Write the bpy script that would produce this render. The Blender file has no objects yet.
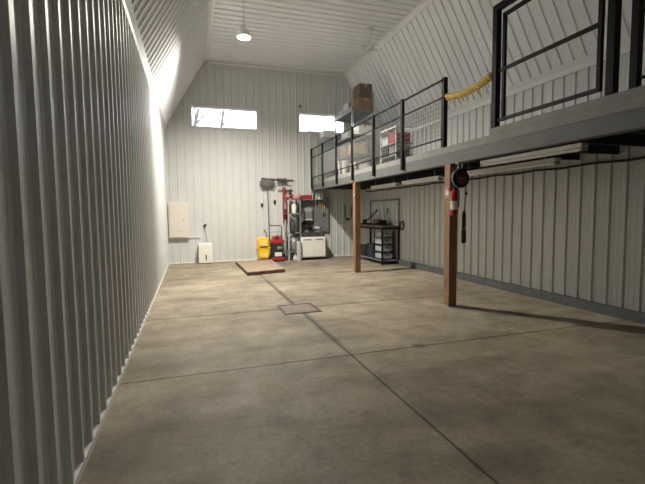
import bpy, bmesh, math, random
from mathutils import Vector, Matrix
random.seed(7)
PI = math.pi
col = bpy.context.scene.collection

# ------------------------------------------------------------------ room numbers (metres)
XL, XR, YB, YF = -0.674, 5.628, 13.0, -5.0        # side walls, back wall, wall behind the viewer
XU = 6.25                                          # wall above the mezzanine stands farther out
ZEL, ZER, ZC = 3.95, 3.90, 6.08                    # eave heights, flat ceiling
CL, CR = 0.553, 5.024                              # flat ceiling edges
MX, MZ0, MZ1 = 3.82, 2.22, 2.50                    # mezzanine front, underside of beam, deck
PITCH = 0.2286                                     # rib spacing of the steel sheet

# ------------------------------------------------------------------ materials
def base_mat(name):
    m = bpy.data.materials.new(name); m.use_nodes = True
    nt = m.node_tree; b = nt.nodes['Principled BSDF']
    return m, nt, b

def mat(name, c, rough=.5, metal=0., var=.08, scale=9., bump=0., bscale=120., spec=.5, stretch=None):
    m, nt, b = base_mat(name)
    N, L = nt.nodes, nt.links
    tc = N.new('ShaderNodeTexCoord'); mp = N.new('ShaderNodeMapping')
    if stretch: mp.inputs['Scale'].default_value = stretch
    nz = N.new('ShaderNodeTexNoise'); nz.inputs['Scale'].default_value = scale; nz.inputs['Detail'].default_value = 5
    L.new(tc.outputs['Object'], mp.inputs[0]); L.new(mp.outputs[0], nz.inputs['Vector'])
    r = N.new('ShaderNodeValToRGB')
    r.color_ramp.elements[0].position = .3; r.color_ramp.elements[1].position = .7
    r.color_ramp.elements[0].color = (*[max(0, v*(1-var)) for v in c], 1)
    r.color_ramp.elements[1].color = (*[min(1, v*(1+var)) for v in c], 1)
    L.new(nz.outputs['Fac'], r.inputs[0]); L.new(r.outputs[0], b.inputs['Base Color'])
    b.inputs['Roughness'].default_value = rough; b.inputs['Metallic'].default_value = metal
    b.inputs['Specular IOR Level'].default_value = spec
    if bump:
        n2 = N.new('ShaderNodeTexNoise'); n2.inputs['Scale'].default_value = bscale
        bp = N.new('ShaderNodeBump'); bp.inputs['Strength'].default_value = bump; bp.inputs['Distance'].default_value = .01
        L.new(mp.outputs[0], n2.inputs['Vector']); L.new(n2.outputs['Fac'], bp.inputs['Height']); L.new(bp.outputs[0], b.inputs['Normal'])
    return m

M = {}
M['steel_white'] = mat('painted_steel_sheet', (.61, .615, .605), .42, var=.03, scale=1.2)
M['steel_lightened'] = mat('lightened_steel_sheet', (.79, .80, .81), .38, var=.03, scale=1.2)  # same sheet as the walls; paler colour stands in for light higher up
M['trim_white'] = mat('white_trim', (.77, .77, .755), .35, var=.02)
M['curb'] = mat('dark_grey_curb', (.085, .088, .088), .8, var=.15)
M['black'] = mat('black_powder_coat', (.008, .008, .009), .6, var=.1, spec=.25)
M['rubber'] = mat('black_rubber', (.02, .02, .021), .75, var=.2)
M['fascia'] = mat('grey_fascia', (.125, .13, .13), .6, var=.1, scale=3)
M['deck'] = mat('deck_edge', (.25, .245, .23), .7, var=.12, scale=5)
M['navy'] = mat('dark_joist', (.02, .023, .034), .75, var=.2)
M['galv'] = mat('galvanised', (.42, .43, .44), .4, .6, var=.15, scale=14)
M['grey'] = mat('grey_paint', (.2, .205, .21), .5, var=.1)
M['bluegrey'] = mat('blue_grey_cabinet', (.3, .32, .33), .5, var=.08)
M['lgrey'] = mat('light_grey', (.45, .45, .44), .5, var=.08)
M['wire'] = mat('pale_wire', (.4, .4, .4), .4, .3, var=.05)
M['white'] = mat('white_plastic', (.78, .76, .71), .4, var=.03)
M['panelwhite'] = mat('cream_enamel', (.70, .645, .585), .4, var=.03)
M['wood'] = mat('douglas_fir', (.26, .14, .078), .65, var=.35, scale=6, stretch=(9, 9, .7), bump=.2, bscale=14)
M['tabletop'] = mat('worn_plank', (.24, .17, .13), .6, var=.3, scale=6, stretch=(8, 1, 8))
M['card'] = mat('brown_cardboard', (.29, .195, .12), .8, var=.12, scale=4)
M['carddark'] = mat('dark_brown_cardboard', (.18, .115, .085), .8, var=.12, scale=4)
M['tape'] = mat('packing_tape', (.5, .38, .24), .3, var=.05)
M['yellow'] = mat('yellow_plastic', (.85, .52, .02), .38, var=.08)
M['yellowd'] = mat('dull_yellow_plastic', (.80, .58, .16), .55, var=.15, scale=20)
M['red'] = mat('red_enamel', (.36, .028, .03), .35, var=.12)
M['pinkred'] = mat('faded_red_fabric', (.48, .19, .18), .8, var=.3, scale=14)
M['darkred'] = mat('dark_red_plastic', (.13, .012, .022), .4, var=.15)
M['silver'] = mat('silver_metal', (.6, .6, .6), .28, .9, var=.05)
M['brownmat'] = mat('dusty_brown_mat', (.30, .225, .17), .85, var=.18, scale=7, bump=.3, bscale=60)
M['brownedge'] = mat('brown_mat_edge', (.10, .052, .038), .85, var=.25, scale=14)
M['bark'] = mat('bark', (.07, .062, .06), .9, var=.3, scale=8)
M['bristle'] = mat('grey_bristle', (.13, .13, .125), .9, var=.4, scale=40)
M['duskbrown'] = mat('dark_brown_lacquer', (.055, .043, .038), .5, var=.2)
M['clear'] = mat('frosted_bin', (.38, .4, .41), .35, var=.08)
M['greenish'] = mat('dull_green_plastic', (.12, .2, .13), .5, var=.1)
M['roof'] = mat('grey_shingle', (.42, .42, .43), .9, var=.2)
M['drain'] = mat('rusty_cast_iron', (.21, .17, .14), .7, var=.25, scale=12)
M['ground'] = mat('gravel', (.35, .33, .3), .95, var=.25, scale=3)
M['tubewhite'] = mat('tube_white', (.8, .8, .78), .3, var=.02)

def pegboard():
    m, nt, b = base_mat('pegboard'); N, L = nt.nodes, nt.links
    tc = N.new('ShaderNodeTexCoord'); v = N.new('ShaderNodeTexVoronoi'); v.inputs['Scale'].default_value = 26; v.inputs['Randomness'].default_value = 0
    r = N.new('ShaderNodeValToRGB'); r.color_ramp.elements[0].position = .16; r.color_ramp.elements[1].position = .2
    r.color_ramp.elements[0].color = (.03, .03, .03, 1); r.color_ramp.elements[1].color = (.21, .22, .225, 1)
    L.new(tc.outputs['Object'], v.inputs['Vector']); L.new(v.outputs['Distance'], r.inputs[0]); L.new(r.outputs[0], b.inputs['Base Color'])
    b.inputs['Roughness'].default_value = .5; b.inputs['Metallic'].default_value = .2
    return m
M['peg'] = pegboard()

def glass():
    m = bpy.data.materials.new('window_glass'); m.use_nodes = True; nt = m.node_tree; N, L = nt.nodes, nt.links
    N.remove(N['Principled BSDF']); o = N['Material Output']
    t = N.new('ShaderNodeBsdfTransparent'); g = N.new('ShaderNodeBsdfGlossy'); g.inputs['Roughness'].default_value = .03
    mx = N.new('ShaderNodeMixShader'); f = N.new('ShaderNodeFresnel'); f.inputs['IOR'].default_value = 1.45
    t.inputs['Color'].default_value = (.93, .96, .97, 1)
    nz = N.new('ShaderNodeTexNoise'); nz.inputs['Scale'].default_value = 1.5
    bp = N.new('ShaderNodeBump'); bp.inputs['Strength'].default_value = .02
    L.new(nz.outputs['Fac'], bp.inputs['Height']); L.new(bp.outputs[0], g.inputs['Normal'])
    L.new(f.outputs[0], mx.inputs[0]); L.new(t.outputs[0], mx.inputs[1]); L.new(g.outputs[0], mx.inputs[2]); L.new(mx.outputs[0], o.inputs[0])
    return m
M['glass'] = glass()

def emitter(name, c, s):
    m = bpy.data.materials.new(name); m.use_nodes = True; nt = m.node_tree; N, L = nt.nodes, nt.links
    N.remove(N['Principled BSDF']); e = N.new('ShaderNodeEmission'); e.inputs[0].default_value = (*c, 1); e.inputs[1].default_value = s
    L.new(e.outputs[0], N['Material Output'].inputs[0]); return m
M['lamp'] = emitter('lamp_lens', (1., .95, .84), 6000.)

def floor_mat():
    m, nt, b = base_mat('sealed_concrete'); N, L = nt.nodes, nt.links
    tc = N.new('ShaderNodeTexCoord'); sep = N.new('ShaderNodeSeparateXYZ'); L.new(tc.outputs['Object'], sep.inputs[0])
    def noise(s, d, w=None, rough=.6):
        n = N.new('ShaderNodeTexNoise'); n.inputs['Scale'].default_value = s; n.inputs['Detail'].default_value = d; n.inputs['Roughness'].default_value = rough
        n.inputs['Distortion'].default_value = .4
        if w:
            mp = N.new('ShaderNodeMapping'); mp.inputs['Scale'].default_value = w; L.new(tc.outputs['Object'], mp.inputs[0]); L.new(mp.outputs[0], n.inputs['Vector'])
        else: L.new(tc.outputs['Object'], n.inputs['Vector'])
        return n.outputs['Fac']
    def ramp(x, p0, c0, p1, c1):
        r = N.new('ShaderNodeValToRGB'); e = r.color_ramp.elements
        e[0].position, e[1].position = p0, p1; e[0].color = (*c0, 1); e[1].color = (*c1, 1); L.new(x, r.inputs[0]); return r.outputs[0]
    def mult(a, c, f=1.):
        k = N.new('ShaderNodeMix'); k.data_type = 'RGBA'; k.blend_type = 'MULTIPLY'; k.inputs[0].default_value = f
        L.new(a, k.inputs[6]); L.new(c, k.inputs[7]); return k.outputs[2]
    def mth(op, a, v=None, w=None):
        k = N.new('ShaderNodeMath'); k.operation = op
        for i, q in enumerate((a, v, w)):
            if q is None: continue
            if isinstance(q, (int, float)): k.inputs[i].default_value = q
            else: L.new(q, k.inputs[i])
        return k.outputs[0]
    c = ramp(noise(.55, 7), .34, (.245, .206, .152), .66, (.41, .352, .264))
    c = mult(c, ramp(noise(2.6, 8), .36, (.72, .71, .70), .58, (1, 1, 1)))
    c = mult(c, ramp(noise(1.1, 6, (.5, 1.8, 1)), .36, (.74, .73, .72), .56, (1, 1, 1)))
    c = mult(c, ramp(noise(26, 5), .34, (.80, .80, .80), .56, (1.0, 1.0, 1.0)))
    X, Y = sep.outputs['X'], sep.outputs['Y']
    wob = mth('MULTIPLY', mth('SUBTRACT', noise(3, 3), .5), .02)
    def line(coord, at, w, soft):     # 1 on the line
        d = mth('ABSOLUTE', mth('ADD', mth('SUBTRACT', coord, at), wob))
        mr = N.new('ShaderNodeMapRange'); mr.inputs[1].default_value = w; mr.inputs[2].default_value = w+soft
        mr.inputs[3].default_value = 1; mr.inputs[4].default_value = 0; L.new(d, mr.inputs[0]); return mr.outputs[0]
    def gate(coord, lo, hi, soft):
        a = N.new('ShaderNodeMapRange'); a.inputs[1].default_value = lo; a.inputs[2].default_value = lo+soft; L.new(coord, a.inputs[0])
        z = N.new('ShaderNodeMapRange'); z.inputs[1].default_value = hi-soft; z.inputs[2].default_value = hi; z.inputs[3].default_value = 1; z.inputs[4].default_value = 0; L.new(coord, z.inputs[0])
        return mth('MULTIPLY', a.outputs[0], z.outputs[0])
    def darken(col_in, mask, k):
        one = mth('SUBTRACT', 1., mth('MULTIPLY', mask, 1-k))
        cc = N.new('ShaderNodeCombineColor')
        for i in range(3): L.new(one, cc.inputs[i])
        return mult(col_in, cc.outputs[0])
    c = darken(c, mth('MULTIPLY', line(X, 1.565, .04, .015), gate(Y, 3.8, 9.2, .6)), .60)    # dirty strip along the drain joint
    c = darken(c, line(X, 1.56, .009, .006), .32)
    c = darken(c, line(Y, 3.9, .009, .007), .28)
    c = darken(c, mth('MULTIPLY', line(Y, 6.16, .018, .03), .8), .5)
    c = darken(c, mth('MULTIPLY', line(Y, 8.6, .01, .03), .4), .7)
    # oil spot
    d = mth('SQRT', mth('ADD', mth('POWER', mth('SUBTRACT', X, 2.38), 2.), mth('POWER', mth('SUBTRACT', Y, 3.92), 2.)))
    mr = N.new('ShaderNodeMapRange'); mr.inputs[1].default_value = .03; mr.inputs[2].default_value = .11; mr.inputs[3].default_value = 1; mr.inputs[4].default_value = 0
    L.new(mth('ADD', d, mth('MULTIPLY', wob, 3.)), mr.inputs[0]); c = darken(c, mr.outputs[0], .5)
    L.new(c, b.inputs['Base Color'])
    L.new(ramp(noise(1.3, 5), .3, (.55, .55, .55), .7, (.75, .75, .75)), b.inputs['Roughness'])
    b.inputs['Specular IOR Level'].default_value = .3
    bp = N.new('ShaderNodeBump'); bp.inputs['Strength'].default_value = .08; bp.inputs['Distance'].default_value = .01
    L.new(noise(18, 5), bp.inputs['Height']); L.new(bp.outputs[0], b.inputs['Normal'])
    return m
M['floor'] = floor_mat()

# ------------------------------------------------------------------ mesh helpers
class MB:
    def __init__(s): s.bm = bmesh.new()
    def quad(s, *p):
        s.bm.faces.new([s.bm.verts.new(q) for q in p]); return s
    def box(s, a, b, rot=None, piv=None):
        a, b = Vector(a), Vector(b)
        lo = Vector([min(x, y) for x, y in zip(a, b)]); hi = Vector([max(x, y) for x, y in zip(a, b)])
        pts = [Vector((x, y, z)) for z in (lo.z, hi.z) for y in (lo.y, hi.y) for x in (lo.x, hi.x)]
        if rot is not None:
            pv = Vector(piv) if piv is not None else (lo+hi)/2
            pts = [rot @ (p-pv) + pv for p in pts]
        v = [s.bm.verts.new(p) for p in pts]
        for f in ((0, 2, 3, 1), (4, 5, 7, 6), (0, 1, 5, 4), (2, 6, 7, 3), (0, 4, 6, 2), (1, 3, 7, 5)): s.bm.faces.new([v[i] for i in f])
        return s
    def sweep(s, pts, r, n=10, closed=False, cap=True):
        pts = [Vector(p) for p in pts]; R = r if isinstance(r, (list, tuple)) else [r]*len(pts)
        rings = []; prev = None; m = len(pts)
        for i, p in enumerate(pts):
            if closed: t = pts[(i+1) % m]-pts[i-1]
            else: t = pts[min(i+1, m-1)]-pts[max(i-1, 0)]
            t.normalize()
            if prev is None:
                a = Vector((0, 0, 1)) if abs(t.z) < .9 else Vector((1, 0, 0)); u = t.cross(a).normalized()
            else:
                u = (prev - t*prev.dot(t)).normalized()
            prev = u; w = t.cross(u)
            rings.append([s.bm.verts.new(p + (u*math.cos(2*PI*k/n)+w*math.sin(2*PI*k/n))*R[i]) for k in range(n)])
        for i in range(m if closed else m-1):
            A, B = rings[i], rings[(i+1) % m]
            for k in range(n): s.bm.faces.new((A[k], A[(k+1) % n], B[(k+1) % n], B[k]))
        if cap and not closed:
            s.bm.faces.new(rings[0][::-1]); s.bm.faces.new(rings[-1])
        return s
    def tube(s, a, b, r, n=10): return s.sweep([a, b], r, n)
    def bar(s, a, b, w, h=None):          # square tube between two points
        h = h or w; a, b = Vector(a), Vector(b); t = (b-a).normalized()
        up = Vector((0, 0, 1)) if abs(t.z) < .95 else Vector((0, 1, 0)); u = t.cross(up).normalized(); v = u.cross(t)
        P = []
        for q in (a, b):
            for i, j in ((-1, -1), (1, -1), (1, 1), (-1, 1)): P.append(s.bm.verts.new(q+u*(i*w/2)+v*(j*h/2)))
        for f in ((0, 1, 2, 3), (7, 6, 5, 4), (0, 4, 5, 1), (1, 5, 6, 2), (2, 6, 7, 3), (3, 7, 4, 0)): s.bm.faces.new([P[i] for i in f])
        return s
    def lathe(s, prof, c=(0, 0, 0), axis='Z', n=24):   # prof: (r, h)
        c = Vector(c); rings = []
        def pt(r, h, a):
            x, y = r*math.cos(a), r*math.sin(a)
            return c + {'Z': Vector((x, y, h)), 'Y': Vector((x, h, y)), 'X': Vector((h, x, y))}[axis]
        for r, h in prof: rings.append([s.bm.verts.new(pt(max(r, 1e-4), h, 2*PI*k/n)) for k in range(n)])
        for A, B in zip(rings, rings[1:]):
            for k in range(n): s.bm.faces.new((A[k], A[(k+1) % n], B[(k+1) % n], B[k]))
        s.bm.faces.new(rings[0][::-1]); s.bm.faces.new(rings[-1]); return s
    def prism(s, poly, d):                 # poly: list of 3D points, d: extrusion vector
        d = Vector(d); A = [s.bm.verts.new(Vector(p)) for p in poly]; B = [s.bm.verts.new(Vector(p)+d) for p in poly]; n = len(A)
        s.bm.faces.new(A[::-1]); s.bm.faces.new(B)
        for i in range(n): s.bm.faces.new((A[i], A[(i+1) % n], B[(i+1) % n], B[i]))
        return s
    def blob(s, c, r, sub=2, noise=0.):
        g = bmesh.ops.create_icosphere(s.bm, subdivisions=sub, radius=1.)
        for v in g['verts']:
            k = 1+random.uniform(-noise, noise)
            v.co = Vector((v.co.x*r[0]*k, v.co.y*r[1]*k, v.co.z*r[2]*k)) + Vector(c)
        return s
    def build(s, name, m, parent=None, bevel=0., smooth=False, loc=None):
        bmesh.ops.recalc_face_normals(s.bm, faces=s.bm.faces)
        me = bpy.data.meshes.new(name); s.bm.to_mesh(me); s.bm.free()
        me.materials.append(M[m] if isinstance(m, str) else m)
        o = bpy.data.objects.new(name, me); col.objects.link(o)
        if smooth:
            me.polygons.foreach_set('use_smooth', [True]*len(me.polygons)); me.set_sharp_from_angle(angle=.6)
        if bevel:
            md = o.modifiers.new('bevel', 'BEVEL'); md.width = bevel; md.segments = 2; md.limit_method = 'ANGLE'; md.angle_limit = .6
        if loc is not None: # geometry was given in world space; move the origin to loc
            me.transform(Matrix.Translation(-Vector(loc))); o.location = loc
        if parent is not None:
            o.parent = parent
            if loc is None: me.transform(Matrix.Translation(-parent.matrix_basis.translation)) if parent.parent is None else me.transform(Matrix.Translation(-(parent.parent.matrix_basis.translation+parent.matrix_basis.translation)))
        return o

def thing(name, label, cat, loc=(0, 0, 0), group=None):
    o = bpy.data.objects.new(name, None); col.objects.link(o); o.location = loc; o.empty_display_size = .1
    o['label'] = label; o['category'] = cat
    if group: o['group'] = group
    return o
def tag(o, label, cat, group=None):
    o['label'] = label; o['category'] = cat
    if group: o['group'] = group
    return o
def struct(o): o['kind'] = 'structure'; return o
def bx(a, b, **k): return MB().box(a, b, **k)
def dup(root, loc, label, group=None):
    r = root.copy(); col.objects.link(r); r.location = loc; r['label'] = label
    if group: r['group'] = group
    for ch in list(root.children):
        c = ch.copy(); col.objects.link(c); c.parent = r
        for g in list(ch.children):
            d = g.copy(); col.objects.link(d); d.parent = c
    return r

# ------------------------------------------------------------------ ribbed steel sheets
def profile(u0, u1, first=.1):
    """breakpoints (u, h) of a trapezoid-ribbed sheet"""
    P = [(u0, 0.)]; u = u0+first
    while u < u1-.07:
        P += [(u-.030, 0), (u-.016, .026), (u+.016, .026), (u+.030, 0)]
        for k in (PITCH/3, 2*PITCH/3):
            if u+k+.012 < u1: P += [(u+k-.010, 0), (u+k-.004, .0035), (u+k+.004, .0035), (u+k+.010, 0)]
        u += PITCH
    P = sorted(p for p in P if p[0] <= u1); P.append((u1, 0.)); return P

def sheet(name, org, ud, vd, nd, lu, lv, m, first=.1):
    org, ud, vd, nd = map(Vector, (org, ud, vd, nd)); b = MB(); P = profile(0, lu, first); A = []
    for u, h in P:
        q = org+ud*u+nd*h; A.append((b.bm.verts.new(q), b.bm.verts.new(q+vd*lv)))
    for (a, c), (d, e) in zip(A, A[1:]): b.bm.faces.new((a, d, e, c))
    return struct(b.build(name, m))

# floor, ceiling
struct(MB().box((XL-.3, YF-.3, -.25), (XR+.7, YB+.3, 0)).build('floor', 'floor'))
sheet('ceiling', (CL, YF, ZC), (0, 1, 0), (1, 0, 0), (0, 0, -1), YB-YF, CR-CL, 'steel_lightened')
# side walls and sloped upper walls
sheet('wall_left', (XL, YF, 0), (0, 1, 0), (0, 0, 1), (1, 0, 0), YB-YF, ZEL, 'steel_white')
sheet('wall_right', (XR, YF, 0), (0, 1, 0), (0, 0, 1), (-1, 0, 0), YB-YF, 2.395, 'steel_white')
sheet('wall_right_upper', (XU, YF, 2.395), (0, 1, 0), (0, 0, 1), (-1, 0, 0), YB-YF, ZER-2.395, 'steel_white')
vl = Vector((CL-XL, 0, ZC-ZEL)); nl = Vector((vl.z, 0, -vl.x)).normalized()
sheet('wall_left_slope', (XL, YF, ZEL), (0, 1, 0), vl.normalized(), nl, YB-YF, vl.length, 'steel_lightened')
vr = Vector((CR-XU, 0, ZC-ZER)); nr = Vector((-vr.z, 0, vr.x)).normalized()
sheet('wall_right_slope', (XU, YF, ZER), (0, 1, 0), vr.normalized(), nr, YB-YF, vr.length, 'steel_lightened')

# back wall with two window openings
W = [(.09, 2.11, 4.09, 4.72), (3.41, 5.03, 4.10, 4.72)]
def ztop(x):
    if x < CL: return ZEL+(x-XL)/(CL-XL)*(ZC-ZEL)
    if x > CR: return ZER+(XU-x)/(XU-CR)*(ZC-ZER)
    return ZC
P = profile(XL, XU, .13)
def hat(x):
    for (a, ha), (c, hc) in zip(P, P[1:]):
        if a <= x <= c: return ha+(hc-ha)*((x-a)/(c-a) if c > a else 0)
    return 0
xs = sorted(set([round(p[0], 5) for p in P] + [CL, CR, XR] + [w[0] for w in W] + [w[1] for w in W]))
b = MB()
for x0, x1 in zip(xs, xs[1:]):
    if x1-x0 < 1e-5: continue
    xm = (x0+x1)/2; zb = 0 if xm < XR else 2.395; segs = [(zb, zb, ztop(x0), ztop(x1))]
    for w in W:
        if w[0] < xm < w[1]: segs = [(0, 0, w[2], w[2]), (w[3], w[3], ztop(x0), ztop(x1))]
    h0, h1 = hat(x0), hat(x1)
    for a, c, d, e in segs: b.quad((x0, YB-h0, a), (x1, YB-h1, c), (x1, YB-h1, e), (x0, YB-h0, d))
struct(b.build('wall_back', 'steel_white'))
# wall behind the viewer
fb = MB(); fb.prism([(XL-.02, YF, 0), (XU+.02, YF, 0), (XU+.02, YF, ZER), (CR, YF, ZC+.02), (CL, YF, ZC+.02), (XL-.02, YF, ZEL)], (0, -.12, 0))
struct(fb.build('wall_front', 'curb'))
# outer roof shell: keeps daylight from creeping through the sheet joints
for n_, (w0, w1, z0, z1) in enumerate(W):
    o = struct(bx((w0-.0, YB-.005, z0), (w0+.05, YB+.16, z1)).box((w1-.05, YB-.005, z0), (w1, YB+.16, z1))
               .box((w0+.05, YB-.005, z0), (w1-.05, YB+.16, z0+.045)).box((w0+.05, YB-.005, z1-.045), (w1-.05, YB+.16, z1)).build('window_%d' % (n_+1), 'trim_white', bevel=.004))
    bx((w0+.04, YB+.075, z0+.04), (w1-.04, YB+.083, z1-.04)).build('window_pane', 'glass', o)
    bx((w0-.035, YB-.026, z0-.035), (w0, YB+.0, z1+.035)).box((w1, YB-.026, z0-.035), (w1+.035, YB, z1+.035)).box((w0, YB-.026, z1), (w1, YB, z1+.035)).box((w0, YB-.026, z0-.035), (w1, YB, z0)).build('window_trim', 'steel_white', o, bevel=.004)
    if n_ == 0: bx((w0+.11, YB+.05, z0+.04), (w0+.15, YB+.11, z1-.04)).build('mullion', 'trim_white', o)
# trims
def tr(name, pts, d, m='trim_white'): return struct(MB().prism(pts, d).build(name, m))
L_ = (0, YB-YF-.03, 0); y = YF+.01
tr('trim_1', [(XL, y, ZEL-.09), (XL+.03, y, ZEL-.09), (XL+.035, y, ZEL), (XL+.035+nl.x*.0+vl.normalized().x*.1, y, ZEL+.085), (XL+vl.normalized().x*.1, y, ZEL+vl.normalized().z*.1)], L_)
tr('trim_2', [(XU, y, ZER-.09), (XU-.03, y, ZER-.09), (XU-.035, y, ZER), (XU-.035+vr.normalized().x*.1, y, ZER+.085), (XU+vr.normalized().x*.1, y, ZER+vr.normalized().z*.1)], L_)
uL, uR = vl.normalized(), vr.normalized()
tr('trim_3', [(CL-uL.x*.10, y, ZC-uL.z*.10), (CL-uL.x*.10+nl.x*.025, y, ZC-uL.z*.10+nl.z*.025), (CL+.035, y, ZC-.03), (CL+.10, y, ZC-.025), (CL+.10, y, ZC)], L_)
tr('trim_4', [(CR-uR.x*.12, y, ZC-uR.z*.12), (CR-uR.x*.12+nr.x*.025, y, ZC-uR.z*.12+nr.z*.025), (CR-.04, y, ZC-.03), (CR-.08, y, ZC-.025), (CR-.08, y, ZC)], L_)
struct(bx((CL+.1, YB-.03, ZC-.09), (CR-.08, YB, ZC-.02)).build('trim_5', 'trim_white'))
struct(bx((XR-.05, YB-.05, .02), (XR, YB-.0, 2.2)).build('trim_6', 'trim_white'))
struct(bx((XL, YF, 0), (XL+.028, YB-.03, .05)).build('baseboard_left', 'trim_white'))
struct(bx((XL+.03, YB-.028, 0), (XR-.06, YB, .035)).build('baseboard_back', 'trim_white'))
struct(bx((XR-.06, YF, 0), (XR, YB-.06, .145)).build('baseboard_right', 'curb', bevel=.01))

# ------------------------------------------------------------------ outdoors (seen through the high windows)
struct(bx((-30, YB+.31, -.3), (40, 60, -.02)).build('ground_outside', 'ground'))
def trunk(x0, y0, lean, h, r, label):
    t = thing('bare_tree', label, 'tree', (x0, y0, -.02), 'bare trees outside the left window')
    pts = [(x0+lean*(k/8.)**1.1*h*.9+.05*math.sin(k*1.7), y0+.04*math.sin(k), -.02+h*k/8.) for k in range(9)]
    MB().sweep(pts, [r*(1-.06*k) for k in range(9)], 10).build('trunk', 'bark', t, smooth=True)
    for k, s in ((6, 1), (7, -1), (5, 1)):
        p = Vector(pts[k]); MB().sweep([p, p+Vector((.4*s, .1, .5)), p+Vector((.7*s, .2, 1.3))], [r*.45, r*.3, r*.12], 7).build('branch', 'bark', t, smooth=True)
    return t
trunk(-1.2, 16.0, .345, 7.6, .10, 'bare grey tree trunk leaning outside left end of the left window')
trunk(.12, 16.0, .255, 7.6, .085, 'thinner bare grey tree trunk outside middle of the left window')
sh = thing('neighbouring_shed', 'pale shed with grey pitched roof outside the right window', 'building', (10.0, 26, -.02))
bx((7.3, 24.2, -.02), (13.2, 28, 6.5)).build('wall', 'lgrey', sh)
MB().prism([(7.0, 24, 6.5), (13.5, 24, 6.5), (8.4, 24, 6.72), (7.3, 24, 6.9)], (0, 4.4, 0)).build('roof', 'roof', sh)

# ------------------------------------------------------------------ mezzanine
mz = thing('mezzanine', 'grey mezzanine platform along the right wall on two wooden posts', 'mezzanine', (MX, 6, MZ0))
YM0 = -1.6
bx((MX, YM0, MZ0), (MX+.13, YB-.03, 2.395)).build('edge_beam', 'fascia', mz, bevel=.004)
bx((MX+.0, YM0, 2.396), (XU-.03, YB-.03, MZ1)).build('deck', 'deck', mz, bevel=.004)
yy = YM0+.3
while yy < YB-.2:
    bx((MX+.13, yy, 2.245), (XR-.04, yy+.045, 2.395)).build('joist', 'navy', mz); yy += .6
bx((MX+.13, YM0, 2.385), (XR-.05, YB-.05, 2.394)).build('soffit_board', 'navy', mz)
bx((MX+.005, YM0, MZ1), (MX+.16, 4.57, 2.585)).build('curb_step', 'deck', mz, bevel=.006)

def post(x, y, label):
    t = thing('wooden_post', label, 'post', (x, y, 0), 'wooden posts under the mezzanine')
    bx((x-.072, y-.072, .012), (x+.072, y+.072, MZ0)).build('timber', 'wood', t, bevel=.006)
    bx((x-.08, y-.08, 0), (x+.08, y+.08, .012)).build('base_plate', 'galv', t)
    return t
post(3.872, 5.455, 'square timber post nearer the camera carrying red sign and extinguisher')
p2 = post(3.892, 9.30, 'bare square timber post farther back, in front of the corner workbench')
bx((3.80, 9.23, 1.88), (3.82, 9.27, 1.92)).build('clip', 'white', p2)

# railing
rl = thing('mezzanine_railing', 'black steel railing with pale wire mesh along the mezzanine edge', 'railing', (MX, 9, MZ1))
RX = MX-.02
PY = [12.83, 11.67, 10.46, 9.32, 8.11, 6.85]
for yv in PY:
    bx((RX-.035, yv-.035, 2.27), (RX+.015, yv+.035, 3.56)).build('post', 'black', rl, bevel=.004)
bx((RX+.0, 5.565, MZ1), (RX+.07, 5.635, 3.57)).build('post', 'black', rl, bevel=.004)
allp = PY+[5.6]
for a, c in zip(allp, allp[1:]):
    for z, r_ in ((3.53, .017), (3.26, .013), (2.63, .014)):
        MB().tube((RX-.005, a, z), (RX-.005, c, z), r_, 8).build('rail', 'black', rl, smooth=True)
for a, c in zip(allp, allp[1:]):
    g = MB(); z = 2.63
    zt = 3.26
    while z < zt:
        g.tube((RX, a-.04, z), (RX, c+.04, z), .004, 4); z += .07
    n = int((a-c-.08)/.07)
    for k in range(n+1):
        yv = c+.04+k*(a-c-.08)/n; g.tube((RX, yv, 2.63), (RX, yv, zt), .004, 4)
    g.build('mesh_panel', 'wire', rl)
# railing past the gate
rl2 = thing('short_railing', 'short black railing past the tall loading gate at right', 'railing', (MX+.08, 1.5, 2.585))
for yv in (2.75, 1.5, .25): bx((MX+.05, yv-.035, 2.585), (MX+.12, yv+.035, 3.57)).build('post', 'black', rl2, bevel=.004)
for z in (3.53, 3.26, 2.68): MB().tube((MX+.085, 2.75, z), (MX+.085, .25, z), .016, 8).build('rail', 'black', rl2, smooth=True)
# loading gate
gt = thing('loading_gate', 'tall black steel loading gate frame standing on the mezzanine edge', 'gate', (MX+.06, 3.7, 2.585))
for yv in (4.52, 2.95): bx((MX+.02, yv-.04, 2.585), (MX+.10, yv+.04, 4.08)).build('gate_post', 'black', gt, bevel=.004)
bx((MX+.02, 2.91, 4.08), (MX+.10, 4.56, 4.15)).build('top_bar', 'black', gt, bevel=.004)
gf = bx((MX+.04, 4.36, 2.66), (MX+.08, 4.40, 4.0)).box((MX+.04, 3.06, 2.66), (MX+.08, 3.10, 4.0)).box((MX+.04, 3.06, 3.96), (MX+.08, 4.40, 4.0)).build('gate_leaf', 'black', gt)
for z in (3.31, 2.68): bx((MX+.045, 3.10, z-.02), (MX+.075, 4.48, z+.02)).build('crossbar', 'black', gt)
# yellow garland
ga = thing('yellow_garland', 'thick yellow plaited barrier rope sagging between railing post and gate', 'barrier', (MX+.02, 5.05, 3.2))
def gp(t, off=0, ph=0):
    yv = 5.56+(4.57-5.56)*t; z = 3.27-.02*t-.42*t*(1-t)*.55+.03*t*t
    return Vector((MX+.03+off*math.cos(ph+t*38), yv, z+off*math.sin(ph+t*38)))
for k in range(3):
    MB().sweep([gp(i/70., .028, k*2*PI/3) for i in range(71)], .024, 7).build('strand', 'yellowd', ga, smooth=True)
for k in range(9):
    p = gp((k+.6)/9.4); MB().sweep([p+Vector((0, 0, -.03)), p+Vector((.0, -.012, -.075)), p+Vector((.01, -.03, -.11))], .008, 6).build('tassel', 'yellowd', ga, smooth=True)

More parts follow.
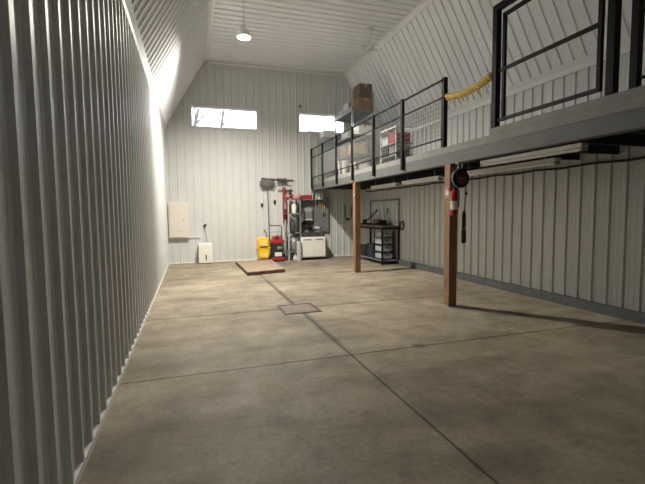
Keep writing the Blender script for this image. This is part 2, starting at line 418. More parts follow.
# ------------------------------------------------------------------ things on the mezzanine
su = thing('shelving_unit', 'tall light metal shelving unit on the mezzanine loaded with boxes', 'shelving', (4.58, 11.2, MZ1))
SX0, SX1, SY0, SY1 = 4.28, 4.90, 10.5, 11.9
for (sx, sy) in ((SX0, SY0), (SX1, SY0), (SX0, SY1), (SX1, SY1)):
    bx((sx-.018, sy-.018, MZ1), (sx+.018, sy+.018, 4.80)).build('upright', 'wire', su)
SHZ = (2.62, 3.10, 3.62, 4.36)
for z in SHZ: bx((SX0-.02, SY0-.02, z-(.11 if z > 4 else .05)), (SX1+.02, SY1+.02, z)).build('shelf', 'grey', su)
def carton(loc, s, m, label, group=None, tape=True, name='cardboard_box'):
    t = thing(name, label, 'box', loc, group); x, y_, z = loc; w, d, h = s
    bx((x-w/2, y_-d/2, z), (x+w/2, y_+d/2, z+h)).build('carton', m, t, bevel=.006)
    if tape: bx((x-.025, y_-d/2-.001, z+h*.72), (x+.025, y_-d/2, z+h)).box((x-.025, y_-d/2, z+h), (x+.025, y_+d/2, z+h+.001)).build('tape_strip', 'tape', t)
    return t
carton((4.68, 10.72, 4.36), (.40, .44, .27), 'card', 'brown cardboard box on the top shelf of the mezzanine shelving, under another')
carton((4.68, 10.72, 4.632), (.38, .44, .37), 'carddark', 'darker brown cardboard box topmost on the mezzanine shelving')
carton((4.58, 11.22, 4.36), (.42, .44, .27), 'lgrey', 'pale carton behind the two brown boxes on the top shelf', tape=False)
carton((4.56, 11.68, 4.36), (.38, .36, .16), 'tape', 'low tan carton at the far end of the top shelf')
carton((4.68, 10.74, 3.62), (.40, .40, .27), 'white', 'white box below the brown boxes on the mezzanine shelving', name='white_box')
carton((4.55, 11.3, 3.62), (.40, .5, .22), 'lgrey', 'pale grey tote behind the white box on the same shelf', tape=False, name='storage_tote')
carton((4.52, 10.78, 3.10), (.36, .40, .30), 'tape', 'beige carton on the middle shelf near the railing mesh')
carton((4.56, 11.40, 3.10), (.44, .5, .32), 'card', 'brown carton at the far end of the middle shelf')
carton((4.62, 10.80, 2.62), (.42, .44, .28), 'white', 'white carton on the lowest mezzanine shelf', name='white_box')
bk = thing('white_bucket', 'round white bucket on the mezzanine floor left of the shelving', 'bucket', (4.05, 10.62, MZ1))
MB().lathe([(.12, 0), (.15, .36), (.16, .36), (.16, .40), (.14, .40)], (4.05, 10.62, MZ1)).build('pail', 'white', bk, smooth=True)
MB().sweep([(4.05+.16*math.cos(a), 10.62-.02, MZ1+.37-.13*math.sin(a)) for a in [k*PI/10 for k in range(11)]], .005, 6).build('handle', 'wire', bk)
cb = thing('metal_cabinet', 'blue-grey metal cabinet in the far corner of the mezzanine', 'cabinet', (4.24, 12.6, MZ1))
bx((4.02, 12.32, MZ1+.05), (4.46, 12.92, 3.86)).build('body', 'bluegrey', cb, bevel=.006)
for k in range(2):
    d_ = bx((4.03+.215*k, 12.305, MZ1+.08), (4.235+.215*k, 12.32, 3.83)).build('door', 'bluegrey', cb, bevel=.004)
    bx((4.21+.035*k, 12.285, 3.1), (4.225+.035*k, 12.305, 3.25)).build('handle', 'silver', d_)
bx((4.04, 12.34, MZ1), (4.44, 12.9, MZ1+.05)).build('plinth', 'grey', cb)
carton((4.27, 12.62, 3.86), (.40, .40, .22), 'white', 'white carton on top of the blue-grey cabinet beside the window', name='white_box', tape=False)
# white rack on deck
wr = thing('white_rack', 'white tubular rack with shelves behind the railing mesh', 'rack', (4.35, 8.25, MZ1))
for yv in (7.90, 8.62):
    for xv in (4.22, 4.6): MB().tube((xv, yv, MZ1), (xv, yv, 3.31), .016, 8).build('leg', 'white', wr, smooth=True)
    MB().tube((4.22, yv, 3.31), (4.6, yv, 3.31), .016, 8).build('crossbar', 'white', wr, smooth=True)
for xv in (4.22, 4.6): MB().tube((xv, 7.90, 3.31), (xv, 8.62, 3.31), .016, 8).build('top_rail', 'white', wr, smooth=True)
for z in (2.72, 2.98): bx((4.21, 7.88, z-.025), (4.61, 8.64, z)).build('shelf', 'grey', wr)
def crate(loc, s, m, label, cat='crate', name='plastic_crate'):
    x, y_, z = loc; w, d, h = s; t = thing(name, label, cat, loc); k = .012
    bx((x-w/2, y_-d/2, z), (x+w/2, y_+d/2, z+k)).box((x-w/2, y_-d/2, z+k), (x-w/2+k, y_+d/2, z+h)).box((x+w/2-k, y_-d/2, z+k), (x+w/2, y_+d/2, z+h)).box((x-w/2+k, y_-d/2, z+k), (x+w/2-k, y_-d/2+k, z+h)).box((x-w/2+k, y_+d/2-k, z+k), (x+w/2-k, y_+d/2, z+h)).build('tub', m, t)
    bx((x-w/2-.012, y_-d/2-.012, z+h-.03), (x+w/2+.012, y_+d/2+.012, z+h)).build('rim', m, t, bevel=.004)
    return t
crate((4.40, 8.08, 2.98), (.34, .30, .22), 'red', 'red plastic crate on the upper shelf of the white rack')
crate((4.40, 8.44, 2.98), (.34, .30, .18), 'lgrey', 'grey plastic crate beside the red crate on the white rack')
crate((4.40, 8.08, 2.72), (.34, .30, .20), 'grey', 'dark grey crate on the lower shelf of the white rack, near end')
crate((4.40, 8.44, 2.72), (.34, .30, .20), 'navy', 'navy crate on the lower shelf of the white rack, far end')

# ------------------------------------------------------------------ lamps, fan
lp = thing('high_bay_lamp', 'lit round high bay lamp hanging from the ceiling', 'lamp', (1.21, 9.07, ZC))
lx, ly, lz = 1.21, 9.07, 5.30
MB().lathe([(.03, .20), (.06, .20), (.07, .12), (.13, .07), (.115, .02), (.132, -.055), (.127, -.055), (.095, .005), (.02, .005)], (lx, ly, lz), n=32).build('housing', 'tubewhite', lp, smooth=True)
MB().lathe([(.001, .0)] + [(.088*math.cos(a*PI/16), -.018*math.sin(a*PI/16)) for a in range(8)] + [(.001, -.018)], (lx, ly, lz), n=32).build('lens', 'lamp', lp, smooth=True)
MB().sweep([(lx, ly, lz+.2), (lx, ly, lz+.26), (lx+.02, ly, lz+.28)], .008, 8).tube((lx, ly, lz+.26), (lx, ly, ZC-.01), .005, 8).build('hanger', 'lgrey', lp)
MB().lathe([(.05, 0), (.05, -.03), (.02, -.05)], (lx, ly, ZC)).build('canopy', 'galv', lp, smooth=True)

fx, fy, fz = 4.42, 9.65, 5.60
fn = thing('ceiling_fan', 'small pale ceiling fan on a thin rod near the sloped right wall', 'fan', (fx, fy, ZC))
MB().lathe([(.10, 0), (.10, -.03), (.05, -.07), (.02, -.08)], (fx, fy, ZC)).build('canopy', 'steel_white', fn, smooth=True)
MB().tube((fx, fy, ZC-.05), (fx, fy, fz+.05), .012, 8).build('rod', 'steel_white', fn, smooth=True)
MB().lathe([(.03, .07), (.09, .05), (.11, 0), (.09, -.05), (.04, -.07)], (fx, fy, fz)).build('motor', 'steel_white', fn, smooth=True)
for k in range(4):
    a = k*PI/2+.35; rot = Matrix.Rotation(a, 3, 'Z') @ Matrix.Rotation(.2, 3, 'X')
    bx((fx+.09, fy-.05, fz-.006), (fx+.27, fy+.05, fz+.006), rot=rot, piv=(fx, fy, fz)).build('blade', 'steel_white', fn, bevel=.003)

def strip(x, y0, y1, z, label):
    t = thing('strip_light', label, 'lamp', (x, (y0+y1)/2, z), 'unlit strip lights under the mezzanine')
    bx((x-.05, y0, z+.03), (x+.05, y1, z+.075)).build('housing', 'tubewhite', t, bevel=.004)
    for s in (-.025, .025): MB().tube((x+s, y0+.03, z+.012), (x+s, y1-.03, z+.012), .015, 10).build('tube', 'tubewhite', t, smooth=True)
    for yv in (y0, y1-.03): bx((x-.045, yv, z-.008), (x+.045, yv+.03, z+.03)).build('end_cap', 'lgrey', t)
    for yv in (y0+.2, y1-.2): MB().tube((x, yv, z+.07), (x, yv, 2.385), .004, 6).build('hanger', 'galv', t)
    return t
strip(4.45, 8.25, 9.6, 2.08, 'unlit white strip light under the mezzanine, farthest of the row')
strip(4.42, 6.55, 7.95, 2.08, 'unlit white strip light under the mezzanine, middle of the row')
strip(4.45, 4.05, 6.0, 2.085, 'unlit white strip light under the mezzanine behind the hanging reel')
strip(3.99, 3.3, 4.88, 2.13, 'unlit white strip light right beneath the mezzanine edge')
stripe = MB().sweep([(5.579, 12.5-.5*k, 2.17-.02*abs(math.sin(k*1.57))) for k in range(24)], .018, 7).build('black_stripe', 'rubber', smooth=True)  # thin black line along the top of the wall
tag(stripe, 'black cable run along the top of the right wall under the mezzanine', 'stripe')

# ------------------------------------------------------------------ on the near post
sg = thing('fire_extinguisher_sign', 'small red sign with white extinguisher symbol on the near post', 'sign', (3.79, 5.455, 1.80))
x0 = 3.7995
bx((x0-.004, 5.40, 1.70), (x0, 5.505, 1.89)).build('plate', 'red', sg)
s_ = MB().box((x0-.0052, 5.465, 1.735), (x0-.0041, 5.495, 1.82)).box((x0-.0052, 5.474, 1.82), (x0-.0041, 5.486, 1.838)).box((x0-.0052, 5.455, 1.832), (x0-.0041, 5.49, 1.842))
s_.prism([(x0-.0041, 5.41, 1.74), (x0-.0041, 5.445, 1.74), (x0-.0041, 5.45, 1.78), (x0-.0041, 5.432, 1.85), (x0-.0041, 5.412, 1.79)], (-.0011, 0, 0))
s_.box((x0-.0052, 5.405, 1.868), (x0-.0041, 5.50, 1.876)).box((x0-.0052, 5.405, 1.712), (x0-.0041, 5.50, 1.720))
s_.build('symbol', 'white', sg)
ex = thing('fire_extinguisher', 'red fire extinguisher hung on the dark face of the near post', 'extinguisher', (3.875, 5.315, 1.42))
c = (3.875, 5.322, 1.42)
MB().lathe([(.03, 0), (.052, .01), (.055, .03), (.055, .33), (.045, .375), (.022, .395), (.02, .41)], c).build('cylinder', 'red', ex, smooth=True)
MB().lathe([(.0555, .10), (.0558, .10), (.0558, .23), (.0555, .23)], c).build('label_band', 'white', ex, smooth=True)
bx((3.855, 5.30, 1.83), (3.895, 5.34, 1.865)).box((3.87, 5.25, 1.875), (3.88, 5.35, 1.885)).box((3.87, 5.25, 1.855), (3.88, 5.30, 1.863)).build('valve', 'black', ex)
MB().sweep([(3.89, 5.31, 1.845), (3.93, 5.29, 1.80), (3.938, 5.29, 1.70), (3.935, 5.30, 1.55)], .010, 8).build('hose', 'rubber', ex, smooth=True)
bx((3.84, 5.372, 1.55), (3.91, 5.382, 1.8)).box((3.815, 5.33, 1.62), (3.935, 5.375, 1.64)).build('bracket', 'galv', ex)

# hanging cord reel with work lamp
cr = thing('cord_reel', 'dark red round work lamp reel hanging beside the near post', 'cord reel', (3.95, 5.18, 1.99))
rc = (3.95, 5.18, 1.985)
MB().lathe([(.03, -.055), (.125, -.055), (.14, -.04), (.14, .04), (.125, .055), (.03, .055)], rc, 'Y', 32).build('drum', 'black', cr, smooth=True)
MB().lathe([(.001, -.068), (.085, -.066), (.092, -.056), (.092, -.05)], rc, 'Y', 32).build('cover', 'darkred', cr, smooth=True)
bx((3.89, 5.18-.071, 1.978), (4.01, 5.18-.067, 1.992)).build('emblem_bar', 'pinkred', cr)
MB().sweep([(3.95+.15*math.cos(a), 5.145, 1.985+.15*math.sin(a)) for a in [PI*.45+k*PI*.9/14 for k in range(15)]], .010, 7).build('bracket_arm', 'silver', cr, smooth=True)
for dx in (-.025, .04):
    ch = MB()
    for k in range(3):
        zc = 2.145+.032*k; ang = 0 if k % 2 == 0 else PI/2
        ch.sweep([(3.95+dx+.013*math.cos(a)*math.cos(ang), 5.18+.013*math.cos(a)*math.sin(ang), zc+.022*math.sin(a)) for a in [j*2*PI/10 for j in range(10)]], .005, 5, closed=True)
    ch.build('chain', 'silver', cr, smooth=True)
bx((3.89, 5.15, 2.206), (4.02, 5.21, 2.22)).build('ceiling_plate', 'galv', cr)
MB().sweep([(4.06, 5.18, 1.90), (4.075, 5.18, 1.82), (4.06, 5.19, 1.60), (4.055, 5.2, 1.47)], .006, 6).build('cord', 'rubber', cr, smooth=True)
MB().blob((4.073, 5.18, 1.76), (.022, .022, .022)).build('ball_stop', 'rubber', cr, smooth=True)
wl = MB().lathe([(.012, .50), (.024, .47), (.03, .44), (.030, .25), (.026, .24), (.026, .22), (.036, .20), (.036, .02), (.02, 0)], (4.052, 5.2, 1.0), n=14).build('work_lamp', 'rubber', cr, smooth=True)
MB().lathe([(.0265, .245), (.0268, .245), (.0268, .215), (.0265, .215)], (4.052, 5.2, 1.0), n=14).build('band', 'red', wl)
MB().sweep([(4.052, 5.2, 1.0), (4.052, 5.2, .975), (4.075, 5.2, .955), (4.07, 5.2, .925), (4.045, 5.2, .92), (4.035, 5.2, .94)], .005, 6).build('hook', 'galv', wl, smooth=True)

ex.location.x -= .04
cr.location.x -= .065; cr.location.y += .085
# ------------------------------------------------------------------ floor things
dr = thing('floor_drain', 'square grey metal drain cover set in the concrete floor', 'drain', (1.56, 6.1, 0))
bx((1.27, 5.79, 0), (1.85, 5.83, .008)).box((1.27, 6.37, 0), (1.85, 6.41, .008)).box((1.27, 5.83, 0), (1.31, 6.37, .008)).box((1.81, 5.83, 0), (1.85, 6.37, .008)).build('frame', 'duskbrown', dr)
g = MB().box((1.32, 5.84, 0), (1.80, 6.36, .004))
k = 0
while k < 13: g.box((1.33+.0365*k, 5.85, .004), (1.352+.0365*k, 6.35, .008)); k += 1
g.build('grate', 'drain', dr)

mt = thing('brown_mat', 'thick brown mat lying on the floor near the back wall', 'mat', (1.72, 11, 0))
def slab(z0, z1, e):
    top = []
    n = 16
    pts = []
    for i in range(n+1): pts.append((1.25+.97*i/n, 9.74+.26*i/n+.02*math.sin(i*1.1)))
    for i in range(1, n+1): pts.append((2.22+.08*i/n, 10.0+2.2*i/n))
    for i in range(1, n+1): pts.append((2.30-1.08*i/n, 12.2-.05*i/n))
    for i in range(1, n): pts.append((1.22+.03*i/n, 12.15-2.41*i/n))
    cx_, cy_ = 1.75, 11.0
    return [(cx_+(p[0]-cx_)*e, cy_+(p[1]-cy_)*e, z0) for p in pts], z1-z0
p_, h_ = slab(0, .085, 1.0); MB().prism(p_, (0, 0, h_)).build('pad', 'brownedge', mt, bevel=.01)
p_, h_ = slab(.085, .091, .985); MB().prism(p_, (0, 0, h_)).build('top_sheet', 'brownmat', mt)

# ------------------------------------------------------------------ back wall, left part
YW = YB-.027
ep = thing('electrical_panel', 'cream electrical panel on the back wall in the left corner', 'electrical panel', (-.34, YW, .78))
bx((-.625, YW-.11, .78), (-.055, YW, 1.85)).build('case', 'panelwhite', ep, bevel=.006)
d_ = bx((-.595, YW-.125, .81), (-.15, YW-.11, 1.82)).build('door', 'panelwhite', ep, bevel=.005)
bx((-.22, YW-.132, 1.28), (-.19, YW-.125, 1.36)).build('latch', 'lgrey', d_)
bx((-.40, YW-.127, .98), (-.22, YW-.125, .995)).build('marking_strip', 'lgrey', d_)
MB().tube((-.06, YW-.03, .80), (.27, YW-.03, .80), .012, 8).tube((.27, YW-.03, .80), (.27, YW-.03, .06), .012, 8).build('conduit', 'white', ep, smooth=True)

def outlet(x, z, m, label, s=(.07, .115)):
    t = thing('wall_outlet', label, 'outlet', (x, YW, z))
    bx((x-s[0]/2, YW-.03, z-s[1]/2), (x+s[0]/2, YW, z+s[1]/2)).build('cover_plate', m, t, bevel=.004)
    for k in (-.026, .026): bx((x-.017, YW-.034, z+k-.016), (x+.017, YW-.03, z+k+.016)).build('socket', 'black', t, bevel=.003)
    return t
outlet(2.17, 1.75, 'duskbrown', 'dark outlet on the back wall left of the round dust mop')
outlet(2.585, 1.85, 'duskbrown', 'dark outlet on the back wall between dust mop and red squeegee')
outlet(.38, 1.12, 'lgrey', 'outlet with plugged cord above the white dehumidifier')
sn = thing('wall_sensor', 'small dark sensor box on the back wall over the right window', 'sensor', (3.47, YW, 4.9))
bx((3.43, YW-.06, 4.86), (3.51, YW, 4.95)).build('case', 'grey', sn, bevel=.006); bx((3.45, YW-.064, 4.88), (3.49, YW-.06, 4.91)).build('lens', 'black', sn)
dh = thing('dehumidifier', 'white dehumidifier standing against the back wall', 'dehumidifier', (.40, 12.78, 0))
bx((.19, 12.60, .02), (.60, 12.93, .62)).build('body', 'white', dh, bevel=.02)
bx((.21, 12.594, .10), (.58, 12.60, .56)).build('front_cover', 'white', dh, bevel=.004)
bx((.385, 12.588, .12), (.42, 12.594, .27)).build('handle_slot', 'black', dh, bevel=.01)
for k in range(5): bx((.25, 12.66+.04*k, .62), (.55, 12.68+.04*k, .624)).build('vent_slat', 'lgrey', dh)
for sx in (.23, .56):
    for sy in (12.65, 12.88): MB().lathe([(.02, 0), (.02, .025)], (sx, sy, 0)).build('foot', 'rubber', dh)
MB().sweep([(.42, 12.93, .5), (.45, 12.955, .7), (.44, 12.955, .85), (.40, 12.95, 1.0), (.385, 12.94, 1.09)], .006, 6).blob((.40, 12.935, 1.13), (.045, .025, .03)).blob((.43, 12.935, 1.17), (.03, .02, .015)).build('power_cord', 'rubber', dh, smooth=True)

# ------------------------------------------------------------------ tools on the wall
rk = thing('tool_rail', 'dark horizontal tool rail holding the mop and brush on the back wall', 'rack', (2.65, YW, 2.52))
bx((2.16, YW-.03, 2.545), (3.22, YW, 2.58), rot=Matrix.Rotation(.05, 3, 'Y')).build('rail', 'duskbrown', rk)
for xv in (2.32, 2.44, 2.72, 2.86, 3.02): MB().sweep([(xv, YW-.03, 2.55-.05*(xv-2.69)), (xv, YW-.08, 2.545-.05*(xv-2.69)), (xv, YW-.09, 2.58-.05*(xv-2.69))], .006, 6).build('hook', 'black', rk)
def mop(x, label):
    t = thing('dust_mop', label, 'mop', (x, YW-.1, 2.2))
    b_ = MB(); b_.blob((x, YW-.10, 2.44), (.22, .06, .13), 3, .10)
    random.seed(3)
    for k in range(70):
        a = random.uniform(0, 2*PI); r0 = .8; x1, z1 = x+.22*math.cos(a)*r0, 2.44+.13*math.sin(a)*r0
        b_.sweep([(x1, YW-.10, z1), (x+.26*math.cos(a), YW-.10+random.uniform(-.05, .03), 2.44+.165*math.sin(a)-.02)], [.012, .005], 5)
    b_.build('mop_head', 'bristle', t)
    MB().sweep([(x, YW-.11, 2.40), (x+.015, YW-.09, 1.8), (x+.03, YW-.07, 1.2)], .013, 8).build('handle', 'duskbrown', t, smooth=True)
    MB().lathe([(.016, 0), (.018, .12)], (x+.03, YW-.07, 1.1)).build('grip', 'rubber', t, smooth=True)
    return t
mop(2.34, 'grey round dust mop hung head up on the back wall')
br = thing('push_broom', 'dark push broom head on the tool rail right of the dust mop', 'broom', (2.82, YW-.08, 2.5))
bx((2.66, YW-.12, 2.50), (2.97, YW-.05, 2.535), rot=Matrix.Rotation(.05, 3, 'Y')).build('block', 'duskbrown', br)
bb = MB(); random.seed(5)
for k in range(60):
    xv = random.uniform(2.67, 2.96); bb.sweep([(xv, YW-.085, 2.53), (xv+random.uniform(-.02, .02), YW-.085+random.uniform(-.04, .04), 2.60)], [.008, .004], 5)
bb.build('bristles', 'bristle', br)
MB().tube((2.83, YW-.085, 2.51), (2.845, YW-.06, 1.15), .012, 8).build('handle', 'duskbrown', br, smooth=True)
sq = thing('floor_squeegee', 'red-handled floor squeegee with pale bar hung head up', 'squeegee', (2.88, YW-.14, 2.3))
bx((2.64, YW-.17, 2.31), (3.12, YW-.13, 2.35)).build('squeegee_bar', 'lgrey', sq, bevel=.004)
bx((2.64, YW-.155, 2.35), (3.12, YW-.145, 2.375)).build('rubber_blade', 'rubber', sq)
MB().sweep([(2.87, YW-.15, 2.31), (2.86, YW-.13, 1.8), (2.84, YW-.1, 1.2)], .02, 8).build('handle', 'red', sq, smooth=True)
MB().sweep([(2.90, YW-.15, 2.31), (2.93, YW-.13, 1.8), (2.96, YW-.12, 1.35)], .018, 8).build('brace', 'red', sq, smooth=True)
bx((2.83, YW-.16, 1.28), (2.98, YW-.09, 1.62)).build('hanging_cover', 'darkred', sq, bevel=.02)

# mop bucket
mb = thing('mop_bucket', 'yellow mop bucket with wringer on casters by the back wall', 'mop bucket', (2.08, 12.45, 0))
X_, Y_ = 2.08, 12.42
MB().prism([(X_-.15, Y_-.2, .08), (X_+.15, Y_-.2, .08), (X_+.19, Y_-.22, .44), (X_-.19, Y_-.22, .44)], (0, .42, 0)).build('bucket', 'yellow', mb, bevel=.05)
bx((X_-.195, Y_-.232, .42), (X_+.195, Y_+.21, .455)).build('rim', 'yellow', mb, bevel=.016)
bx((X_-.12, Y_-.2335, .455), (X_+.12, Y_-.18, .475)).build('gap_shade', 'duskbrown', mb)  # solid dark bar, shade of an opening put in as colour
wrg = MB().prism([(X_-.17, Y_-.17, .455), (X_+.17, Y_-.17, .455), (X_+.175, Y_-.18, .70), (X_+.13, Y_-.19, .76), (X_-.13, Y_-.19, .76), (X_-.175, Y_-.18, .70)], (0, .3, 0)).build('wringer', 'yellow', mb, bevel=.035)
bx((X_-.11, Y_-.20, .50), (X_+.11, Y_-.165, .67)).build('press_plate', 'yellowd', wrg, bevel=.006)
bx((X_-.11, Y_-.225, .16), (X_+.11, Y_-.205, .28)).build('caution_panel', 'yellowd', mb, bevel=.006)
MB().sweep([(X_+.15, Y_, .60), (X_+.15, Y_, .72), (X_+.10, Y_+.02, .90), (X_+.05, Y_+.03, .98)], [.014, .014, .014, .02], 8).build('wringer_handle', 'rubber', mb, smooth=True)
for sx in (-.13, .13):
    for sy in (-.15, .15):
        w_ = MB().lathe([(.012, -.018), (.04, -.018), (.04, .018), (.012, .018)], (X_+sx, Y_+sy, .04), 'X', 14).build('caster', 'rubber', mb, smooth=True)
        bx((X_+sx-.01, Y_+sy-.01, .04), (X_+sx+.01, Y_+sy+.01, .085)).build('fork', 'galv', w_)

# pressure washer
pw = thing('pressure_washer', 'red and black pressure washer with tubular handle beside the yellow bucket', 'pressure washer', (2.57, 12.4, 0))
X_, Y_ = 2.575, 12.42
bx((X_-.21, Y_-.2, .05), (X_+.21, Y_+.2, .13)).build('base_tray', 'red', pw, bevel=.02)
bx((X_-.18, Y_-.17, .13), (X_+.18, Y_+.17, .60)).build('body', 'rubber', pw, bevel=.02)
bx((X_-.20, Y_-.19, .56), (X_+.20, Y_+.19, .68)).build('top_tray', 'red', pw, bevel=.02)
for k, (dx, dy, s, m_) in enumerate(((-.1, -.02, .07, 'red'), (.02, .03, .09, 'darkred'), (.11, -.04, .06, 'red'))):
    MB().lathe([(.03, 0), (s*.8, .01), (s*.8, .07), (s*.4, .11), (.02, .13)], (X_+dx, Y_+dy, .68), n=16).build('filler_cap', m_, pw, smooth=True)
bx((X_-.1, Y_-.178, .17), (X_+.12, Y_-.168, .29)).build('label_plate', 'white', pw, bevel=.004)
MB().blob((X_+.05, Y_-.17, .42), (.09, .03, .06), 2, .05).build('pump', 'greenish', pw, smooth=True)
for zt, yo in ((1.10, .16), (.90, .20)):
    MB().sweep([(X_-.2, Y_+.18, .15), (X_-.2, Y_+yo, zt-.06), (X_-.17, Y_+yo, zt), (X_+.17, Y_+yo, zt), (X_+.2, Y_+yo, zt-.06), (X_+.2, Y_+.18, .15)], .014, 8).build('handle_tube', 'black' if zt > 1 else 'galv', pw, smooth=True)
for s in (-1, 1):
    MB().lathe([(.03, -.03), (.1, -.03), (.11, -.015), (.11, .015), (.1, .03), (.03, .03)], (X_+s*.235, Y_+.1, .11), 'X', 20).build('wheel', 'rubber', pw, smooth=True)
bx((X_-.16, Y_-.19, 0), (X_+.16, Y_-.15, .05)).build('foot', 'rubber', pw)

pw.location.x -= .06
# narrow shelf rack
nr_ = thing('narrow_rack', 'narrow grey steel rack left of the white tool cabinet', 'rack', (3.1, 12.6, 0))
for sx in (2.89, 3.27):
    for sy in (12.38, 12.86): bx((sx-.02, sy-.02, 0), (sx+.02, sy+.02, 1.93)).build('upright', 'lgrey' if sx < 3 else 'grey', nr_)
for z in (.30, .88, 1.48, 1.93): bx((2.87, 12.36, z-.03), (3.29, 12.88, z)).build('shelf', 'grey', nr_)
t = thing('air_tank', 'grey upright air tank on the lower shelf of the narrow rack', 'tank', (3.09, 12.55, .3))
MB().lathe([(.05, 0), (.12, .03), (.14, .08), (.14, .38), (.11, .44), (.04, .47)], (3.09, 12.56, .3)).build('tank', 'galv', t, smooth=True)
MB().tube((3.09, 12.56, .76), (3.09, 12.56, .84), .02, 8).build('valve', 'black', t); MB().lathe([(.035, -.01), (.035, .01)], (3.06, 12.42, .62), 'Y', 16).build('gauge', 'white', t)
t = thing('white_jug', 'small white jug on the floor under the narrow rack', 'jug', (3.12, 12.5, 0))
MB().lathe([(.06, 0), (.075, .02), (.075, .14), (.03, .19), (.025, .22)], (3.12, 12.5, 0), n=16).build('bottle', 'white', t, smooth=True); MB().lathe([(.028, .22), (.028, .25)], (3.12, 12.5, 0), n=12).build('cap', 'white', t)
t = thing('cord_coil', 'black extension cord coil hung on the left side of the narrow rack', 'cord', (2.93, 12.33, 1.2))
for k in range(4):
    MB().sweep([(2.965+.02*k+(.05+.006*k)*math.sin(a), 12.335-.008*k, 1.08+(.24-.012*k)*math.cos(a)) for a in [j*2*PI/22 for j in range(22)]], .009, 6, closed=True).build('loop', 'rubber', t, smooth=True)
MB().tube((2.98, 12.38, 1.31), (2.98, 12.30, 1.32), .007, 6).build('hook', 'galv', t)
t = thing('dark_case', 'flat black case standing on the lowest rack shelf beside the air tank', 'case', (2.98, 12.44, .3))
bx((2.90, 12.37, .30), (2.945, 12.8, .62)).build('shell', 'rubber', t, bevel=.01); bx((2.905, 12.36, .42), (2.94, 12.37, .5)).build('handle', 'grey', t)
t = thing('metal_bin', 'tall grey metal bin on the middle shelf of the narrow rack', 'bin', (3.1, 12.58, .88))
MB().lathe([(.11, 0), (.13, .50), (.14, .50), (.14, .52), (.12, .52)], (3.1, 12.58, .88)).build('pail', 'galv', t, smooth=True); bx((2.96, 12.56, 1.3), (2.975, 12.6, 1.36)).build('handle', 'grey', t)
t = thing('white_canister', 'white canister on the upper shelf of the narrow rack', 'canister', (3.10, 12.5, 1.48))
MB().lathe([(.07, 0), (.075, .02), (.075, .24), (.05, .29), (.03, .30)], (3.10, 12.5, 1.48), n=18).build('body', 'white', t, smooth=True); MB().lathe([(.035, .30), (.035, .35)], (3.10, 12.5, 1.48), n=12).build('lid', 'lgrey', t)
t = thing('dark_bottle', 'dark bottle beside the white canister on the narrow rack', 'bottle', (2.96, 12.48, 1.48))
MB().lathe([(.04, 0), (.045, .02), (.045, .15), (.015, .22), (.015, .25)], (2.96, 12.48, 1.48), n=14).build('body', 'rubber', t, smooth=True); MB().lathe([(.018, .25), (.018, .28)], (2.96, 12.48, 1.48), n=10).build('cap', 'red', t)
t = thing('folded_tarp', 'crumpled faded red tarp on top of the narrow rack', 'tarp', (3.08, 12.6, 1.93))
b_ = MB(); random.seed(11)
for k in range(9): b_.blob((2.92+.045*k+random.uniform(-.01, .01), 12.58+random.uniform(-.08, .08), 2.0+.05*math.sin(k*.8)), (.09, .12, .07), 2, .14)
b_.build('cloth', 'pinkred', t, smooth=True)
bx((2.93, 12.42, 2.06), (3.01, 12.5, 2.22)).build('dark_fold', 'rubber', t, bevel=.02)

# white tool cabinet, pegboard station
tc_ = thing('tool_cabinet', 'white rolling tool cabinet against the back wall', 'cabinet', (3.73, 12.6, 0))
bx((3.27, 12.32, .08), (4.08, 12.88, .73)).build('body', 'white', tc_, bevel=.01)
for k in range(2):
    d_ = bx((3.285+.395*k, 12.305, .11), (3.67+.395*k, 12.32, .70)).build('door', 'white', tc_, bevel=.005)
    bx((3.35+.395*k, 12.298, .63), (3.60+.395*k, 12.305, .66)).build('handle', 'grey', d_)
for sx in (3.32, 4.03):
    for sy in (12.37, 12.83):
        w_ = MB().lathe([(.01, -.015), (.035, -.015), (.035, .015), (.01, .015)], (sx, sy, .035), 'X', 14).build('caster', 'rubber', tc_, smooth=True); bx((sx-.02, sy-.02, .06), (sx+.02, sy+.02, .08)).build('fork', 'galv', w_)
tt = thing('parts_drawer', 'low dark brown parts drawer on top of the white tool cabinet', 'drawer', (3.73, 12.6, .73))
bx((3.30, 12.36, .73), (4.06, 12.84, .87)).build('case', 'duskbrown', tt, bevel=.006)
for k in range(3):
    d_ = bx((3.315+.25*k, 12.348, .745), (3.55+.25*k, 12.36, .855)).build('drawer_front', 'duskbrown', tt, bevel=.004); bx((3.40+.25*k, 12.338, .79), (3.47+.25*k, 12.348, .81)).build('pull', 'grey', d_)
pb = thing('pegboard', 'grey pegboard tool panel above the white tool cabinet', 'pegboard', (3.85, 12.93, .9))
bx((3.36, 12.90, .87), (4.36, 12.93, 1.92)).build('board', 'peg', pb)
for xv in (3.36, 4.33): bx((xv, 12.86, .87), (xv+.035, 12.90, 2.0)).build('upright', 'grey', pb)
ts = bx((3.36, 12.68, 1.90), (4.30, 12.90, 1.925)).build('top_shelf', 'grey', pb)
t = thing('red_tool_box', 'small red tool box on the shelf above the pegboard', 'tool box', (3.6, 12.75, 1.925))
bx((3.42, 12.69, 1.925), (3.76, 12.85, 2.03)).build('body', 'red', t, bevel=.008); bx((3.42, 12.69, 2.032), (3.76, 12.85, 2.06)).build('lid', 'red', t, bevel=.008)
MB().sweep([(3.53, 12.77, 2.06), (3.53, 12.77, 2.085), (3.65, 12.77, 2.085), (3.65, 12.77, 2.06)], .008, 6).build('handle', 'silver', t)
